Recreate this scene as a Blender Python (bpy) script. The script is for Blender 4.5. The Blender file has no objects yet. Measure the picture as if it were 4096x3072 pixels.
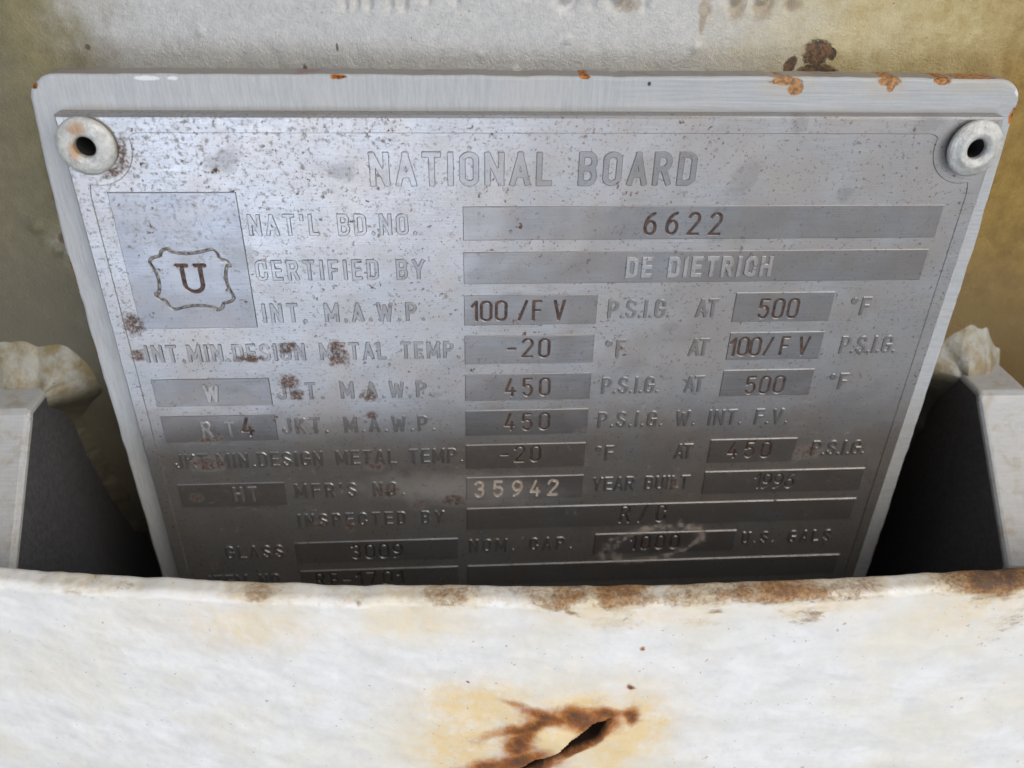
import bpy, bmesh, math, random
import numpy as np
from mathutils import Vector, Matrix

MM = 0.001
rng = np.random.default_rng(7)
random.seed(7)
scene = bpy.context.scene
C = scene.collection

# ------------------------------------------------------------------ camera, sky, sun, exposure
# The nameplate is modelled upright (x right, z up, front towards -y, millimetres); the whole
# assembly leans back by LEAN degrees.
LEAN = math.radians(38)
TILT = Matrix.Rotation(-LEAN, 4, 'X')
Rcam = ((0.99783029, -0.01774239, 0.06340277),
        (-0.06309117, -0.53296065, 0.8437846),
        (0.01882043, -0.84595399, -0.53292367))       # rows: plate axes in (right, down, forward)
cam_pos = Vector((-12.97, -118.62, 30.26)) * MM
m = Matrix(((Rcam[0][0], -Rcam[0][1], -Rcam[0][2], cam_pos.x),
            (Rcam[1][0], -Rcam[1][1], -Rcam[1][2], cam_pos.y),
            (Rcam[2][0], -Rcam[2][1], -Rcam[2][2], cam_pos.z),
            (0, 0, 0, 1)))
cd = bpy.data.cameras.new('camera')
cam = bpy.data.objects.new('camera', cd)
C.objects.link(cam)
cam.matrix_world = TILT @ m
cd.sensor_width = 36.0
cd.lens = 3313.0 / 4096.0 * 36.0
cd.clip_start = 0.005
cd.clip_end = 100.0
cd.dof.use_dof = True
cd.dof.focus_distance = 0.129
cd.dof.aperture_fstop = 29.1 / 1.5
scene.camera = cam

SUN_ELEV, SUN_AZ = math.radians(58), math.radians(66)     # azimuth: to the right of straight behind the camera
sun_dir = Vector((math.sin(SUN_AZ) * math.cos(SUN_ELEV), -math.cos(SUN_AZ) * math.cos(SUN_ELEV), math.sin(SUN_ELEV)))
sd = bpy.data.lights.new('sun', 'SUN')
sd.energy = 1.5
sd.angle = math.radians(60)
sd.color = (1.0, 0.975, 0.94)
sun = bpy.data.objects.new('sun', sd)
C.objects.link(sun)
sun.rotation_euler = (-sun_dir).to_track_quat('-Z', 'Y').to_euler()

world = bpy.data.worlds.new('World')
scene.world = world
world.use_nodes = True
wt = world.node_tree
wt.nodes.clear()
wo = wt.nodes.new('ShaderNodeOutputWorld')
bg = wt.nodes.new('ShaderNodeBackground')
sky = wt.nodes.new('ShaderNodeTexSky')
sky.sky_type = 'NISHITA'
sky.sun_disc = False
sky.sun_elevation = SUN_ELEV
sky.sun_rotation = math.atan2(sun_dir.x, sun_dir.y)
sky.dust_density = 3.0
sky.ozone_density = 0.6
bg.inputs['Strength'].default_value = 0.12
# below and a little above the horizon: the concrete yard and the plant that stands round it
geo = wt.nodes.new('ShaderNodeNewGeometry')
sep = wt.nodes.new('ShaderNodeSeparateXYZ')
ramp = wt.nodes.new('ShaderNodeMapRange')
ramp.inputs['From Min'].default_value = 0.32
ramp.inputs['From Max'].default_value = 0.02
mixg = wt.nodes.new('ShaderNodeMix')
mixg.data_type = 'RGBA'
wt.links.new(geo.outputs['Incoming'], sep.inputs[0])
neg = wt.nodes.new('ShaderNodeMath'); neg.operation = 'MULTIPLY'; neg.inputs[1].default_value = -1
wt.links.new(sep.outputs['Z'], neg.inputs[0])
wt.links.new(neg.outputs[0], ramp.inputs['Value'])
wt.links.new(ramp.outputs['Result'], mixg.inputs['Factor'])
haze_sat = wt.nodes.new('ShaderNodeHueSaturation'); haze_sat.inputs['Saturation'].default_value = 0.6   # thin high overcast
wt.links.new(sky.outputs['Color'], haze_sat.inputs['Color'])
wt.links.new(haze_sat.outputs['Color'], mixg.inputs['A'])
mixg.inputs['B'].default_value = (1.3, 1.25, 1.15, 1)
# two bright sky patches added so the plate's upper left mirrors a highlight
def glow_patch(prev, direction, inner, outer, tint):
    vm = wt.nodes.new('ShaderNodeVectorMath'); vm.operation = 'DOT_PRODUCT'
    wt.links.new(geo.outputs['Incoming'], vm.inputs[0]); vm.inputs[1].default_value = -Vector(direction).normalized()
    mr = wt.nodes.new('ShaderNodeMapRange'); mr.interpolation_type = 'SMOOTHSTEP'
    wt.links.new(vm.outputs['Value'], mr.inputs['Value'])
    mr.inputs['From Min'].default_value = math.cos(math.radians(outer)); mr.inputs['From Max'].default_value = math.cos(math.radians(inner))
    ad = wt.nodes.new('ShaderNodeMix'); ad.data_type = 'RGBA'; ad.blend_type = 'ADD'
    wt.links.new(mr.outputs['Result'], ad.inputs['Factor'])
    wt.links.new(prev, ad.inputs['A']); ad.inputs['B'].default_value = (*tint, 1)
    return ad.outputs['Result']
def mirrored(x, z):
    v = Vector((x, 0, z)) * MM - cam_pos
    return TILT.to_3x3() @ Vector((v.x, -v.y, v.z))
skyc = glow_patch(mixg.outputs['Result'], mirrored(-47, 7), 1, 15, (52.0, 60.0, 76.0))
skyc = glow_patch(skyc, mirrored(-22, 8), 1, 14, (19.0, 19.8, 22.0))
wt.links.new(skyc, bg.inputs['Color'])
wt.links.new(bg.outputs[0], wo.inputs[0])

scene.view_settings.view_transform = 'Standard'
scene.view_settings.look = 'None'
scene.view_settings.gamma = 1.0
scene.view_settings.use_curve_mapping = False
scene.view_settings.exposure = 0.04

# ------------------------------------------------------------------ numpy noise
def hash2(ix, iy, seed):
    h = (ix.astype(np.int64) * 374761393 + iy.astype(np.int64) * 668265263 + seed * 1442695041) & 0xFFFFFFFF
    h = ((h ^ (h >> 13)) * 1274126177) & 0xFFFFFFFF
    h = h ^ (h >> 16)
    return (h & 0xFFFFFF) / float(0xFFFFFF)

def vnoise(x, y, seed=0):
    x = np.asarray(x, float); y = np.asarray(y, float)
    ix = np.floor(x); iy = np.floor(y)
    fx = x - ix; fy = y - iy
    fx = fx * fx * (3 - 2 * fx); fy = fy * fy * (3 - 2 * fy)
    a = hash2(ix, iy, seed); b = hash2(ix + 1, iy, seed)
    c = hash2(ix, iy + 1, seed); d = hash2(ix + 1, iy + 1, seed)
    return (a * (1 - fx) + b * fx) * (1 - fy) + (c * (1 - fx) + d * fx) * fy

def fbm(x, y, seed=0, octv=4):
    s = 0; amp = 0.5; t = 0
    for k in range(octv):
        s = s + amp * vnoise(x * 2 ** k, y * 2 ** k, seed + k * 17); t += amp; amp *= 0.5
    return s / t

def sstep(a, b, x):
    t = np.clip((x - a) / (b - a), 0, 1)
    return t * t * (3 - 2 * t)

# ------------------------------------------------------------------ node helpers
class NT:
    def __init__(s, name):
        s.mat = bpy.data.materials.new(name)
        s.mat.use_nodes = True
        s.t = s.mat.node_tree
        s.t.nodes.clear()
        s.out = s.t.nodes.new('ShaderNodeOutputMaterial')
        s.bsdf = s.t.nodes.new('ShaderNodeBsdfPrincipled')
        s.t.links.new(s.bsdf.outputs[0], s.out.inputs[0])
        tc = s.t.nodes.new('ShaderNodeTexCoord')
        s.co = s.t.nodes.new('ShaderNodeVectorMath'); s.co.operation = 'SCALE'
        s.co.inputs['Scale'].default_value = 1000.0            # millimetres
        s.t.links.new(tc.outputs['Object'], s.co.inputs[0])
        s.P = s.co.outputs[0]
        sp = s.t.nodes.new('ShaderNodeSeparateXYZ'); s.t.links.new(s.P, sp.inputs[0])
        s.X, s.Y, s.Z = sp.outputs
    def n(s, kind): return s.t.nodes.new(kind)
    def put(s, sock, v):
        if isinstance(v, bpy.types.NodeSocket): s.t.links.new(v, sock)
        else: sock.default_value = v
    def math(s, op, a, b=0.0, c=0.0, clamp=False):
        n = s.n('ShaderNodeMath'); n.operation = op; n.use_clamp = clamp
        s.put(n.inputs[0], a); s.put(n.inputs[1], b); s.put(n.inputs[2], c)
        return n.outputs[0]
    def scaled(s, sx, sy, sz):
        n = s.n('ShaderNodeVectorMath'); n.operation = 'MULTIPLY'
        s.put(n.inputs[0], s.P); n.inputs[1].default_value = (sx, sy, sz)
        return n.outputs[0]
    def noise(s, scale, detail=3.0, rough=0.5, vec=None, off=0.0, dist=0.0):
        n = s.n('ShaderNodeTexNoise')
        n.inputs['Scale'].default_value = scale; n.inputs['Detail'].default_value = detail
        n.inputs['Roughness'].default_value = rough; n.inputs['Distortion'].default_value = dist
        v = vec or s.P
        if off:
            a = s.n('ShaderNodeVectorMath'); a.operation = 'ADD'
            s.put(a.inputs[0], v); a.inputs[1].default_value = (off, off * 1.7, off * .6); v = a.outputs[0]
        s.put(n.inputs['Vector'], v)
        return n.outputs['Fac']
    def rng(s, v, a, b, lo=0.0, hi=1.0, smooth=True):
        n = s.n('ShaderNodeMapRange')
        n.interpolation_type = 'SMOOTHSTEP' if smooth else 'LINEAR'
        s.put(n.inputs['Value'], v)
        n.inputs['From Min'].default_value = a; n.inputs['From Max'].default_value = b
        n.inputs['To Min'].default_value = lo; n.inputs['To Max'].default_value = hi
        return n.outputs['Result']
    def mix(s, f, a, b):
        n = s.n('ShaderNodeMix'); n.data_type = 'RGBA'
        s.put(n.inputs['Factor'], f)
        for k, v in (('A', a), ('B', b)):
            s.put(n.inputs[k], v if isinstance(v, bpy.types.NodeSocket) else (*v, 1))
        return n.outputs['Result']
    def mixf(s, f, a, b):
        n = s.n('ShaderNodeMix'); n.data_type = 'FLOAT'
        s.put(n.inputs['Factor'], f); s.put(n.inputs['A'], a); s.put(n.inputs['B'], b)
        return n.outputs['Result']
    def mx(s, a, b): return s.math('MAXIMUM', a, b)
    def attr(s, name):
        n = s.n('ShaderNodeAttribute'); n.attribute_name = name
        return n.outputs['Fac']
    def blobs(s, lst, wob, wscale=1.2, soft=0.35):
        """union of noisy ellipses (x, z, rx, rz, angle degrees) -> 0..1"""
        w = s.math('MULTIPLY', s.math('SUBTRACT', s.noise(wscale, 4.0, 0.65, off=3.3), 0.5), wob)
        res = None
        for (cx, cz, rx, rz, ang) in lst:
            ca, sa = math.cos(math.radians(ang)), math.sin(math.radians(ang))
            dx = s.math('SUBTRACT', s.X, cx); dz = s.math('SUBTRACT', s.Z, cz)
            u = s.math('MULTIPLY_ADD', dx, ca / rx, s.math('MULTIPLY', dz, sa / rx))
            v = s.math('MULTIPLY_ADD', dx, -sa / rz, s.math('MULTIPLY', dz, ca / rz))
            r = s.math('SQRT', s.math('MULTIPLY_ADD', u, u, s.math('MULTIPLY', v, v)))
            k = s.rng(s.math('ADD', r, w), 1.0 + soft / 2, 1.0 - soft / 2)
            res = k if res is None else s.mx(res, k)
        return res
    def bump(s, h, dist, strength=1.0, prev=None):
        n = s.n('ShaderNodeBump')
        n.inputs['Distance'].default_value = dist * MM
        n.inputs['Strength'].default_value = strength
        s.put(n.inputs['Height'], h)
        if prev is not None: s.put(n.inputs['Normal'], prev)
        return n.outputs['Normal']
    def set(s, **kw):
        names = dict(color='Base Color', rough='Roughness', metal='Metallic', normal='Normal', spec='Specular IOR Level', aniso='Anisotropic')
        for k, v in kw.items():
            s.put(s.bsdf.inputs[names[k]], v if (isinstance(v, (float, int, bpy.types.NodeSocket))) else (*v, 1))
        return s.mat

RUST_D = (0.045, 0.014, 0.006)
RUST_M = (0.16, 0.052, 0.015)
RUST_O = (0.42, 0.17, 0.04)

# ------------------------------------------------------------------ materials
def metal(name, rough, base, dots, grain):
    t = NT(name)
    # dull water-spot specks, thicker in the upper left where deposits dried
    reg = t.rng(t.math('MULTIPLY_ADD', t.Z, 1.0, t.math('MULTIPLY', t.X, -0.45)), -30.0, 25.0)
    sp = t.noise(1.25, 6.0, 0.72, off=1.0)
    thr = t.mixf(reg, 0.63, 0.54)
    speck = t.rng(t.math('SUBTRACT', sp, thr), -0.03, 0.08)
    fine = t.rng(t.noise(2.2, 3.0, 0.6, off=9.0), 0.60, 0.72)
    clump = t.rng(t.noise(0.11, 3.0, 0.6, off=21.0), 0.42, 0.62)
    rs = t.rng(t.noise(0.95, 5.0, 0.7, off=14.0), 0.595, 0.67)
    rust = t.math('MULTIPLY', rs, t.mixf(clump, 0.25, 1.0))
    blobs = t.blobs([(-40.6, -36.9, 1.5, 1.0, 20), (-64.0, -32.2, 1.6, 2.0, 30), (-57.5, -60.2, 3.0, 1.5, 0), (-28.3, -61.6, 1.5, .9, 0),
                     (-41.4, -43.4, 1.6, 1.3, 0), (-40.2, -46.0, 1.2, 1.0, 0), (-28.3, -46.4, 1.3, 1.2, 0), (50.6, -60.7, 2.6, 1.4, 10),
                     (-32.5, -38.0, 1.2, 2.2, 20), (-47.0, -38.8, 2.2, .8, 0), (26.5, -67.3, 1.0, 1.7, 0), (-26.5, -67.2, 2.0, 1.5, 0),
                     (-14.5, -70.0, 2.4, 1.2, 0), (-20.5, -70.8, 1.8, .9, 20), (-60.2, -84.5, .7, .9, 0), (-33.5, -39.5, .8, 1.2, 0),
                     (-64.5, -38, 1.0, 1.0, 0), (8.2, -54.5, 1.1, .5, 20), (-56, -55, 2.2, .6, 10), (-28, -50.5, 1.2, .8, 0), (-60.5, -67.6, 1.2, .9, 0),
                     (-39.5, -74.8, 1.1, .9, 0), (-34, -75.5, .8, 1.4, 0), (-59.55, -5.2, .55, 2.3, -14), (-61.2, -7.9, 1.9, .55, 28)], 1.9, 1.1, .7)
    blobs = t.math('MULTIPLY', blobs, t.rng(t.noise(1.6, 4, .7, off=5), .3, .58))
    rust = t.mx(rust, blobs)
    grey = t.blobs([(56.2, -.9, 2.4, 1.1, 10), (36.8, -1.0, 1.2, 1.6, 0), (30, -9, 1.8, 3, -30), (18.9, -55.9, .75, .5, 0), (46, -11.5, 1.2, 1.4, 0),
                    (31, -15.5, 1.0, 1.3, 0), (-17, -46.5, 1, .6, 0), (-45.5, -21, 2, 2, 0), (-46, -6.5, 2.6, 1.6, 20), (-29.5, -8, 2.0, 1.2, 0),
                    (28, -18, 2, 1, 10), (22, -34, 1.4, .8, 0), (40, -22, 1.3, .9, 0), (-4, -28.2, 2, .8, 0)], 1.6, 1.3, .8)
    # dried pale film: cloudy patch by the serial number, ring round the capacity figure
    film = t.blobs([(-12, -67.5, 15, 3.0, -4)], 1.3, .35, 1.4)
    ring = t.math('SUBTRACT', t.blobs([(24.2, -82.0, 10.2, 4.6, 14)], .75, .6, .22), t.blobs([(24.6, -82.2, 8.3, 3.3, 14)], .75, .6, .25), clamp=True)
    ring = t.math('MULTIPLY', ring, t.rng(t.noise(.7, 5, .7, off=8), .36, .62))
    streak = t.noise(1.0, 4.0, 0.6, vec=t.scaled(0.16, 1.0, 5.0))
    base_c = t.mix(t.rng(streak, .25, .75), tuple(b * .82 for b in base), base)
    base_c = t.mix(t.rng(t.noise(.09, 3, .6, off=30), .35, .68), base_c, tuple(b * k for b, k in zip(base, (.90, .84, .78))))
    col = t.mix(t.math('MULTIPLY', speck, dots), base_c, (.25, .235, .215))
    col = t.mix(t.math('MULTIPLY', fine, dots * .8), col, (.10, .07, .055))
    col = t.mix(t.math('MULTIPLY', grey, .40), col, (.20, .197, .185))
    col = t.mix(t.math('MULTIPLY', film, .35), col, (.30, .29, .27))
    col = t.mix(t.math('MULTIPLY', ring, .85), col, (.47, .39, .31))
    rc = t.mix(t.rng(t.noise(2.2, 3, .6, off=2), .35, .65), (.028, .011, .005), (.10, .036, .011))
    col = t.mix(t.math('MULTIPLY', rust, .85), col, rc)
    dull = t.mx(t.mx(t.math('MULTIPLY', speck, .6), rust), t.mx(t.math('MULTIPLY', grey, .12), t.mx(ring, t.math('MULTIPLY', film, .5))))
    ro = t.mixf(dull, t.math('MULTIPLY_ADD', t.math('SUBTRACT', t.noise(.35, 4, .6), .5), .16, rough), .62)
    me = t.math('SUBTRACT', .84, t.math('MULTIPLY', dull, .7))
    g = t.noise(4.0, 4.0, 0.75, vec=t.scaled(.55, 1, 1.3))
    nb = t.bump(g, grain)
    nb = t.bump(t.noise(.07, 2, .5), 0.35, prev=nb)
    nb = t.bump(streak, grain * .5, prev=nb)
    return t.set(color=col, rough=ro, metal=me, normal=nb, spec=t.mixf(rust, .5, .1))

M_etched = metal('etched_steel', .39, (.43, .425, .415), .95, .030)
M_raised = metal('raised_steel', .34, (.325, .32, .315), .6, .014)
M_panel = metal('dark_smooth_steel', .36, (.29, .292, .298), .5, .012)

def paint(name):
    t = NT(name)
    brush = t.noise(1.0, 5.0, 0.65, vec=t.scaled(3.2, 1, .28))
    brush2 = t.noise(1.0, 4.0, 0.6, vec=t.scaled(.12, 1, 4.5), off=3)
    brush3 = t.noise(1.0, 5.0, 0.65, vec=t.scaled(.28, 1, 3.2), off=7)
    side = t.rng(t.math('ABSOLUTE', t.X), 67.3, 67.9)
    right = t.math('MULTIPLY', side, t.rng(t.X, 0, 1))
    b = t.mixf(right, t.mixf(t.rng(t.X, 5, 20), brush, brush2), brush3)
    col = t.mix(t.rng(b, .3, .7), (.325, .33, .322), (.40, .402, .39))
    col = t.mix(t.math('MULTIPLY', t.rng(t.noise(.12, 4, .6, off=4), .45, .7), .5), col, (.40, .385, .35))
    # darker beige-brown with rust on the narrow faces that look up or sideways
    geo_ = t.n('ShaderNodeNewGeometry')
    vt = t.n('ShaderNodeVectorTransform'); vt.vector_type = 'NORMAL'; vt.convert_from = 'WORLD'; vt.convert_to = 'OBJECT'
    t.t.links.new(geo_.outputs['Normal'], vt.inputs[0])
    sn = t.n('ShaderNodeSeparateXYZ'); t.t.links.new(vt.outputs[0], sn.inputs[0])
    edge = t.rng(t.math('ABSOLUTE', sn.outputs['Y']), .75, .35)
    col = t.mix(t.math('MULTIPLY', edge, .75), col, t.mix(t.rng(t.noise(.35, 5, .7, off=19, vec=t.scaled(.6, 1, 1)), .55, .68), (.17, .145, .12), (.15, .05, .016)))
    chips = t.blobs([(34.7, 4.35, 2.3, .55, 0), (36.3, 3.3, 1.15, .8, 15), (50.0, 4.4, 1.7, .7, 0), (50.4, 3.6, .6, .7, 0), (58.1, 4.5, 1.3, .5, 0),
                     (70.6, -.6, .8, 1.3, 10), (-29.1, 4.6, 1.1, .3, 0), (5.5, 4.75, .8, .25, 0),
                     (71.9, -30.5, .5, 1.4, 0), (71.9, -17, .5, 1.3, 0), (72.1, -40.5, .5, 1.1, 0), (72.3, -88, .6, 1.6, 0), (63, 4.95, 4, .2, 0), (-72.2, -25, .25, 3, 0), (-72.2, -38, .25, 2, 0), (-70.2, 3.2, .5, .4, 40)], 1.0, 1.6, .28)
    dark = t.blobs([(-71.6, .6, .42, .42, 0), (14.8, 3.9, .25, .3, 0)], .3, 2, .4)
    bare = t.blobs([(-55.0, 4.3, 1.7, .3, 0), (-51.5, 4.3, .7, .25, 0), (70.3, 3.2, .8, .8, 0)], .8, 2, .3)
    ro = t.rng(t.noise(1.3, 4, .7, off=12), .2, .8)
    rc = t.mix(t.rng(t.noise(2.0, 3, .6, off=15), .38, .62), (.10, .028, .010), (.46, .17, .035))
    col = t.mix(bare, col, (.6, .6, .59))
    col = t.mix(chips, col, rc)
    col = t.mix(dark, col, (.03, .028, .03))
    halo = t.blobs([(34.9, 3.9, 4, 1.8, 0), (50.1, 3.8, 3, 1.8, 0), (63, 4.3, 6, 1.4, 0)], 1.2, .9, 1.2)
    col = t.mix(t.math('MULTIPLY', halo, .28), col, (.45, .36, .22))
    nb = t.bump(b, .06)
    nb = t.bump(t.noise(.5, 3, .6, off=6), .12, prev=nb)
    nb = t.bump(chips, -.10, prev=nb)
    return t.set(color=col, rough=t.mixf(chips, .46, .85), metal=0.0, normal=nb, spec=t.mixf(chips, .4, .08))
M_frame = paint('grey_brushed_paint')

def wall_mat():
    t = NT('stained_silver_paint')
    wob = t.math('MULTIPLY', t.math('SUBTRACT', t.noise(.07, 5, .65), .5), 46.0)
    left = t.rng(t.math('ADD', t.math('MULTIPLY_ADD', t.Z, -.15, t.X), wob), -56.0, -76.0)
    right = t.rng(t.math('ADD', t.math('MULTIPLY_ADD', t.Z, -.30, t.X), wob), 8.0, 58.0)
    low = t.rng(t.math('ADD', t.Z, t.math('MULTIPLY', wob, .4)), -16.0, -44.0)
    fl = t.rng(t.noise(.35, 6, .72, off=2), .25, .75)
    base = t.mix(t.rng(t.noise(.9, 5, .7), .3, .7), (.40, .388, .355), (.485, .47, .43))
    olive = t.mix(fl, (.115, .088, .018), (.205, .168, .058))
    tan = t.mix(fl, (.36, .275, .10), (.50, .42, .225))
    tan2 = t.mix(fl, (.17, .095, .012), (.29, .185, .038))
    far = t.rng(t.math('ADD', t.math('MULTIPLY_ADD', t.Z, -.5, t.X), wob), 44.0, 82.0)
    col = t.mix(t.math('MULTIPLY', left, .9), base, olive)
    col = t.mix(right, col, t.mix(far, tan, tan2))
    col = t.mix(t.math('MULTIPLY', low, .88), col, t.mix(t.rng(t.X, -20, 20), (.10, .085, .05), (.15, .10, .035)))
    farl = t.rng(t.math('ADD', t.X, t.math('MULTIPLY', wob, .3)), -74, -84)
    col = t.mix(t.math('MULTIPLY', farl, .45), col, (.12, .105, .075))
    # rusty drips under the stamped characters on the right
    drip = t.blobs([(24.2, 12.6, 1.0, 1.1, 0), (24.0, 11.2, .5, 2.0, 0), (29, 12.6, 1.3, 1.6, 0), (33, 12.6, 1.5, 1.6, 0), (37.5, 13.2, 1.3, 1.0, 0), (12.5, 13, 2, 1, 0)], 1.4, .9, .9)
    col = t.mix(t.math('MULTIPLY', drip, .5), col, (.20, .125, .04))
    spot = t.blobs([(42.6, 6.4, 2.2, 1.9, 0), (45, 6.2, .7, .9, 0), (38.6, 4.6, .9, 1.3, -30)], .9, 1.1, .3)
    hook = t.math('SUBTRACT', t.blobs([(43.0, 1.2, 4.6, 3.6, 0)], .35, .9, .2), t.blobs([(43.3, .6, 3.1, 2.9, 0)], .35, .9, .2), clamp=True)
    sp = t.mx(spot, hook)
    tick = t.blobs([(-66.4, 6.2, .4, .4, 0), (-35, 3.4, .35, 1.0, 0), (-30, 6.8, .2, .6, 0), (-78, -24, .9, 1.0, 0), (-76.5, -17.5, 1.2, 2.0, 20), (-74, -22.5, 1.2, 2.2, 10), (-74.5, -13.0, .5, .9, 0)], .9, 1.4, .5)
    col = t.mix(t.math('MULTIPLY', sp, .93), col, t.mix(t.rng(t.noise(1.2, 3, .6, off=3), .4, .62), (.030, .014, .006), (.15, .062, .018)))
    col = t.mix(t.math('MULTIPLY', tick, .8), col, (.085, .040, .014))
    dots = t.rng(t.noise(1.5, 2, .5, off=6), .74, .78)
    col = t.mix(t.math('MULTIPLY', dots, .7), col, (.07, .055, .045))
    nb = t.bump(t.noise(2.0, 4, .6, dist=.2), .14)
    nb = t.bump(t.noise(4.5, 3, .6, off=4), .10, prev=nb)
    nb = t.bump(sp, -.15, prev=nb)
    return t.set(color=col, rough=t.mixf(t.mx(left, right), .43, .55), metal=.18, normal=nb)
M_wall = wall_mat()

def gusset_mat():
    t = NT('scuffed_silver_paint')
    b = t.noise(1.0, 5, .65, vec=t.scaled(.2, 2.4, 2.4))
    col = t.mix(t.rng(b, .3, .7), (.38, .375, .355), (.43, .425, .405))
    col = t.mix(t.math('MULTIPLY', t.rng(t.noise(.3, 4, .65, off=3), .5, .7), .6), col, (.30, .25, .16))
    col = t.mix(t.rng(t.noise(1.1, 4, .7, off=8), .70, .75), col, (.05, .035, .025))
    nb = t.bump(t.noise(.5, 4, .6, off=5), .2)
    return t.set(color=col, rough=.52, metal=.12, normal=nb)
M_gusset = gusset_mat()

def weld_mat():
    t = NT('painted_weld')
    a = t.rng(t.noise(.20, 5, .65, off=11), .40, .66)
    col = t.mix(a, (.30, .285, .23), (.20, .15, .065))
    col = t.mix(t.rng(t.noise(.55, 5, .7, off=1), .62, .72), col, (.18, .08, .022))
    col = t.mix(t.rng(t.noise(1.2, 2, .5, off=5), .72, .76), col, (.03, .02, .015))
    col = t.mix(t.rng(t.Z, -50.5, -55.0), col, (.085, .075, .05))
    nb = t.bump(t.noise(.8, 4, .55), .3)
    return t.set(color=col, rough=.45, metal=0.0, normal=nb)
M_weld = weld_mat()

def bar_mat():
    t = NT('rusting_white_paint')
    n1 = t.noise(.42, 6, .68, off=2)
    base = t.mix(t.rng(t.noise(.16, 5, .65, vec=t.scaled(.8, 1, 1.2)), .35, .68), (.755, .745, .71), (.68, .662, .61))
    base = t.mix(t.math('MULTIPLY', t.rng(t.noise(.045, 4, .6, off=70), .42, .66), .8), base, (.70, .66, .545))
    base = t.mix(t.math('MULTIPLY', t.rng(t.noise(.30, 3, .55, off=80), .50, .72), .35), base, (.60, .60, .575))
    base = t.mix(t.math('MULTIPLY', t.rng(t.noise(1.0, 5, .7, vec=t.scaled(.45, .7, .7), off=9), .55, .75), .22), base, (.62, .60, .55))
    st = t.attr('stain'); ru = t.attr('rust'); dk = t.attr('dark'); ed = t.attr('edge')
    stn = t.math('MULTIPLY', st, t.rng(n1, .22, .70, .25, 1.35), clamp=True)
    ruq = t.math('ADD', ru, t.math('MULTIPLY', t.math('SUBTRACT', t.noise(.55, 6, .7, off=4), .5), .7))
    run = t.rng(ruq, .06, .78)
    rdark = t.rng(ruq, .58, 1.12)
    edn = t.rng(t.math('ADD', ed, t.math('MULTIPLY', t.math('SUBTRACT', t.noise(.8, 6, .72, off=6, vec=t.scaled(.8, 1, 1.6)), .5), 1.7)), .30, .85)
    brk = t.math('SUBTRACT', t.noise(.22, 7, .78, off=16, vec=t.scaled(.8, 1, 1.5)), .5)
    edq = t.math('ADD', ed, t.math('MULTIPLY', brk, 3.4))
    edq = t.math('ADD', edq, t.math('MULTIPLY', t.math('SUBTRACT', t.noise(1.5, 5, .7, off=61), .5), 1.2))
    ednf = t.rng(edq, .62, 1.5)
    edd = t.rng(edq, 1.25, 2.2)
    col = t.mix(t.math('MULTIPLY', stn, .88), base, (.74, .55, .27))
    col = t.mix(t.math('MULTIPLY', edn, .55), col, (.55, .42, .23))
    col = t.mix(t.math('MULTIPLY', ednf, .85), col, t.mix(edd, t.mix(t.rng(t.noise(1.4, 3, .6), .4, .6), (.40, .20, .055), (.24, .085, .02)), (.06, .015, .007)))
    rc = t.mix(rdark, t.mix(t.rng(t.noise(.6, 4, .65, off=13), .36, .64), (.31, .080, .012), (.45, .165, .028)), (.075, .016, .006))
    col = t.mix(t.math('MULTIPLY', run, .92), col, rc)
    dots = t.rng(t.noise(.85, 2, .5, off=33), .725, .76)
    dots2 = t.rng(t.noise(1.5, 2, .5, off=43), .735, .765)
    col = t.mix(t.math('MULTIPLY', dots, .55), col, (.36, .22, .15))
    col = t.mix(t.math('MULTIPLY', dots2, .6), col, (.16, .13, .13))
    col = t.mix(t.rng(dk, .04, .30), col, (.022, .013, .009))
    nb = t.bump(t.noise(.22, 3, .5), .26)
    nb = t.bump(t.noise(1.0, 4, .6, off=3, vec=t.scaled(.6, 1, 1.2)), .05, prev=nb)
    col = t.mix(t.attr('back'), col, t.mix(t.rng(n1, .4, .6), (.42, .37, .31), (.62, .58, .52)))
    rm = t.mx(run, ednf)
    nb = t.bump(t.math('MULTIPLY', t.noise(1.3, 5, .7, off=50), rm), .35, prev=nb)
    return t.set(color=col, rough=t.mixf(rm, .42, .85), metal=0.0, normal=nb, spec=t.mixf(rm, .42, .06))
M_bar = bar_mat()

def rivet_mat(name, rusty):
    t = NT(name)
    col = t.mix(t.rng(t.noise(.9, 5, .65), .35, .65), (.42, .41, .37), (.56, .55, .50))
    col = t.mix(t.rng(t.noise(1.5, 4, .7, off=2), .60, .70), col, (.26, .235, .19))
    if rusty:
        r = t.blobs([(-64.4, -1.6, 1.1, .8, 0), (-65.4, -4.6, .7, 1.2, 0)], 1.6, 1.2, 1.2)
        col = t.mix(t.math('MULTIPLY', r, .75), col, (.38, .20, .075))
    nb = t.bump(t.noise(1.8, 4, .65), .22)
    return t.set(color=col, rough=.48, metal=.25, normal=nb)
M_rivL = rivet_mat('weathered_rivet_alloy', True)
M_rivR = rivet_mat('grey_rivet_alloy', False)

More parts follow.
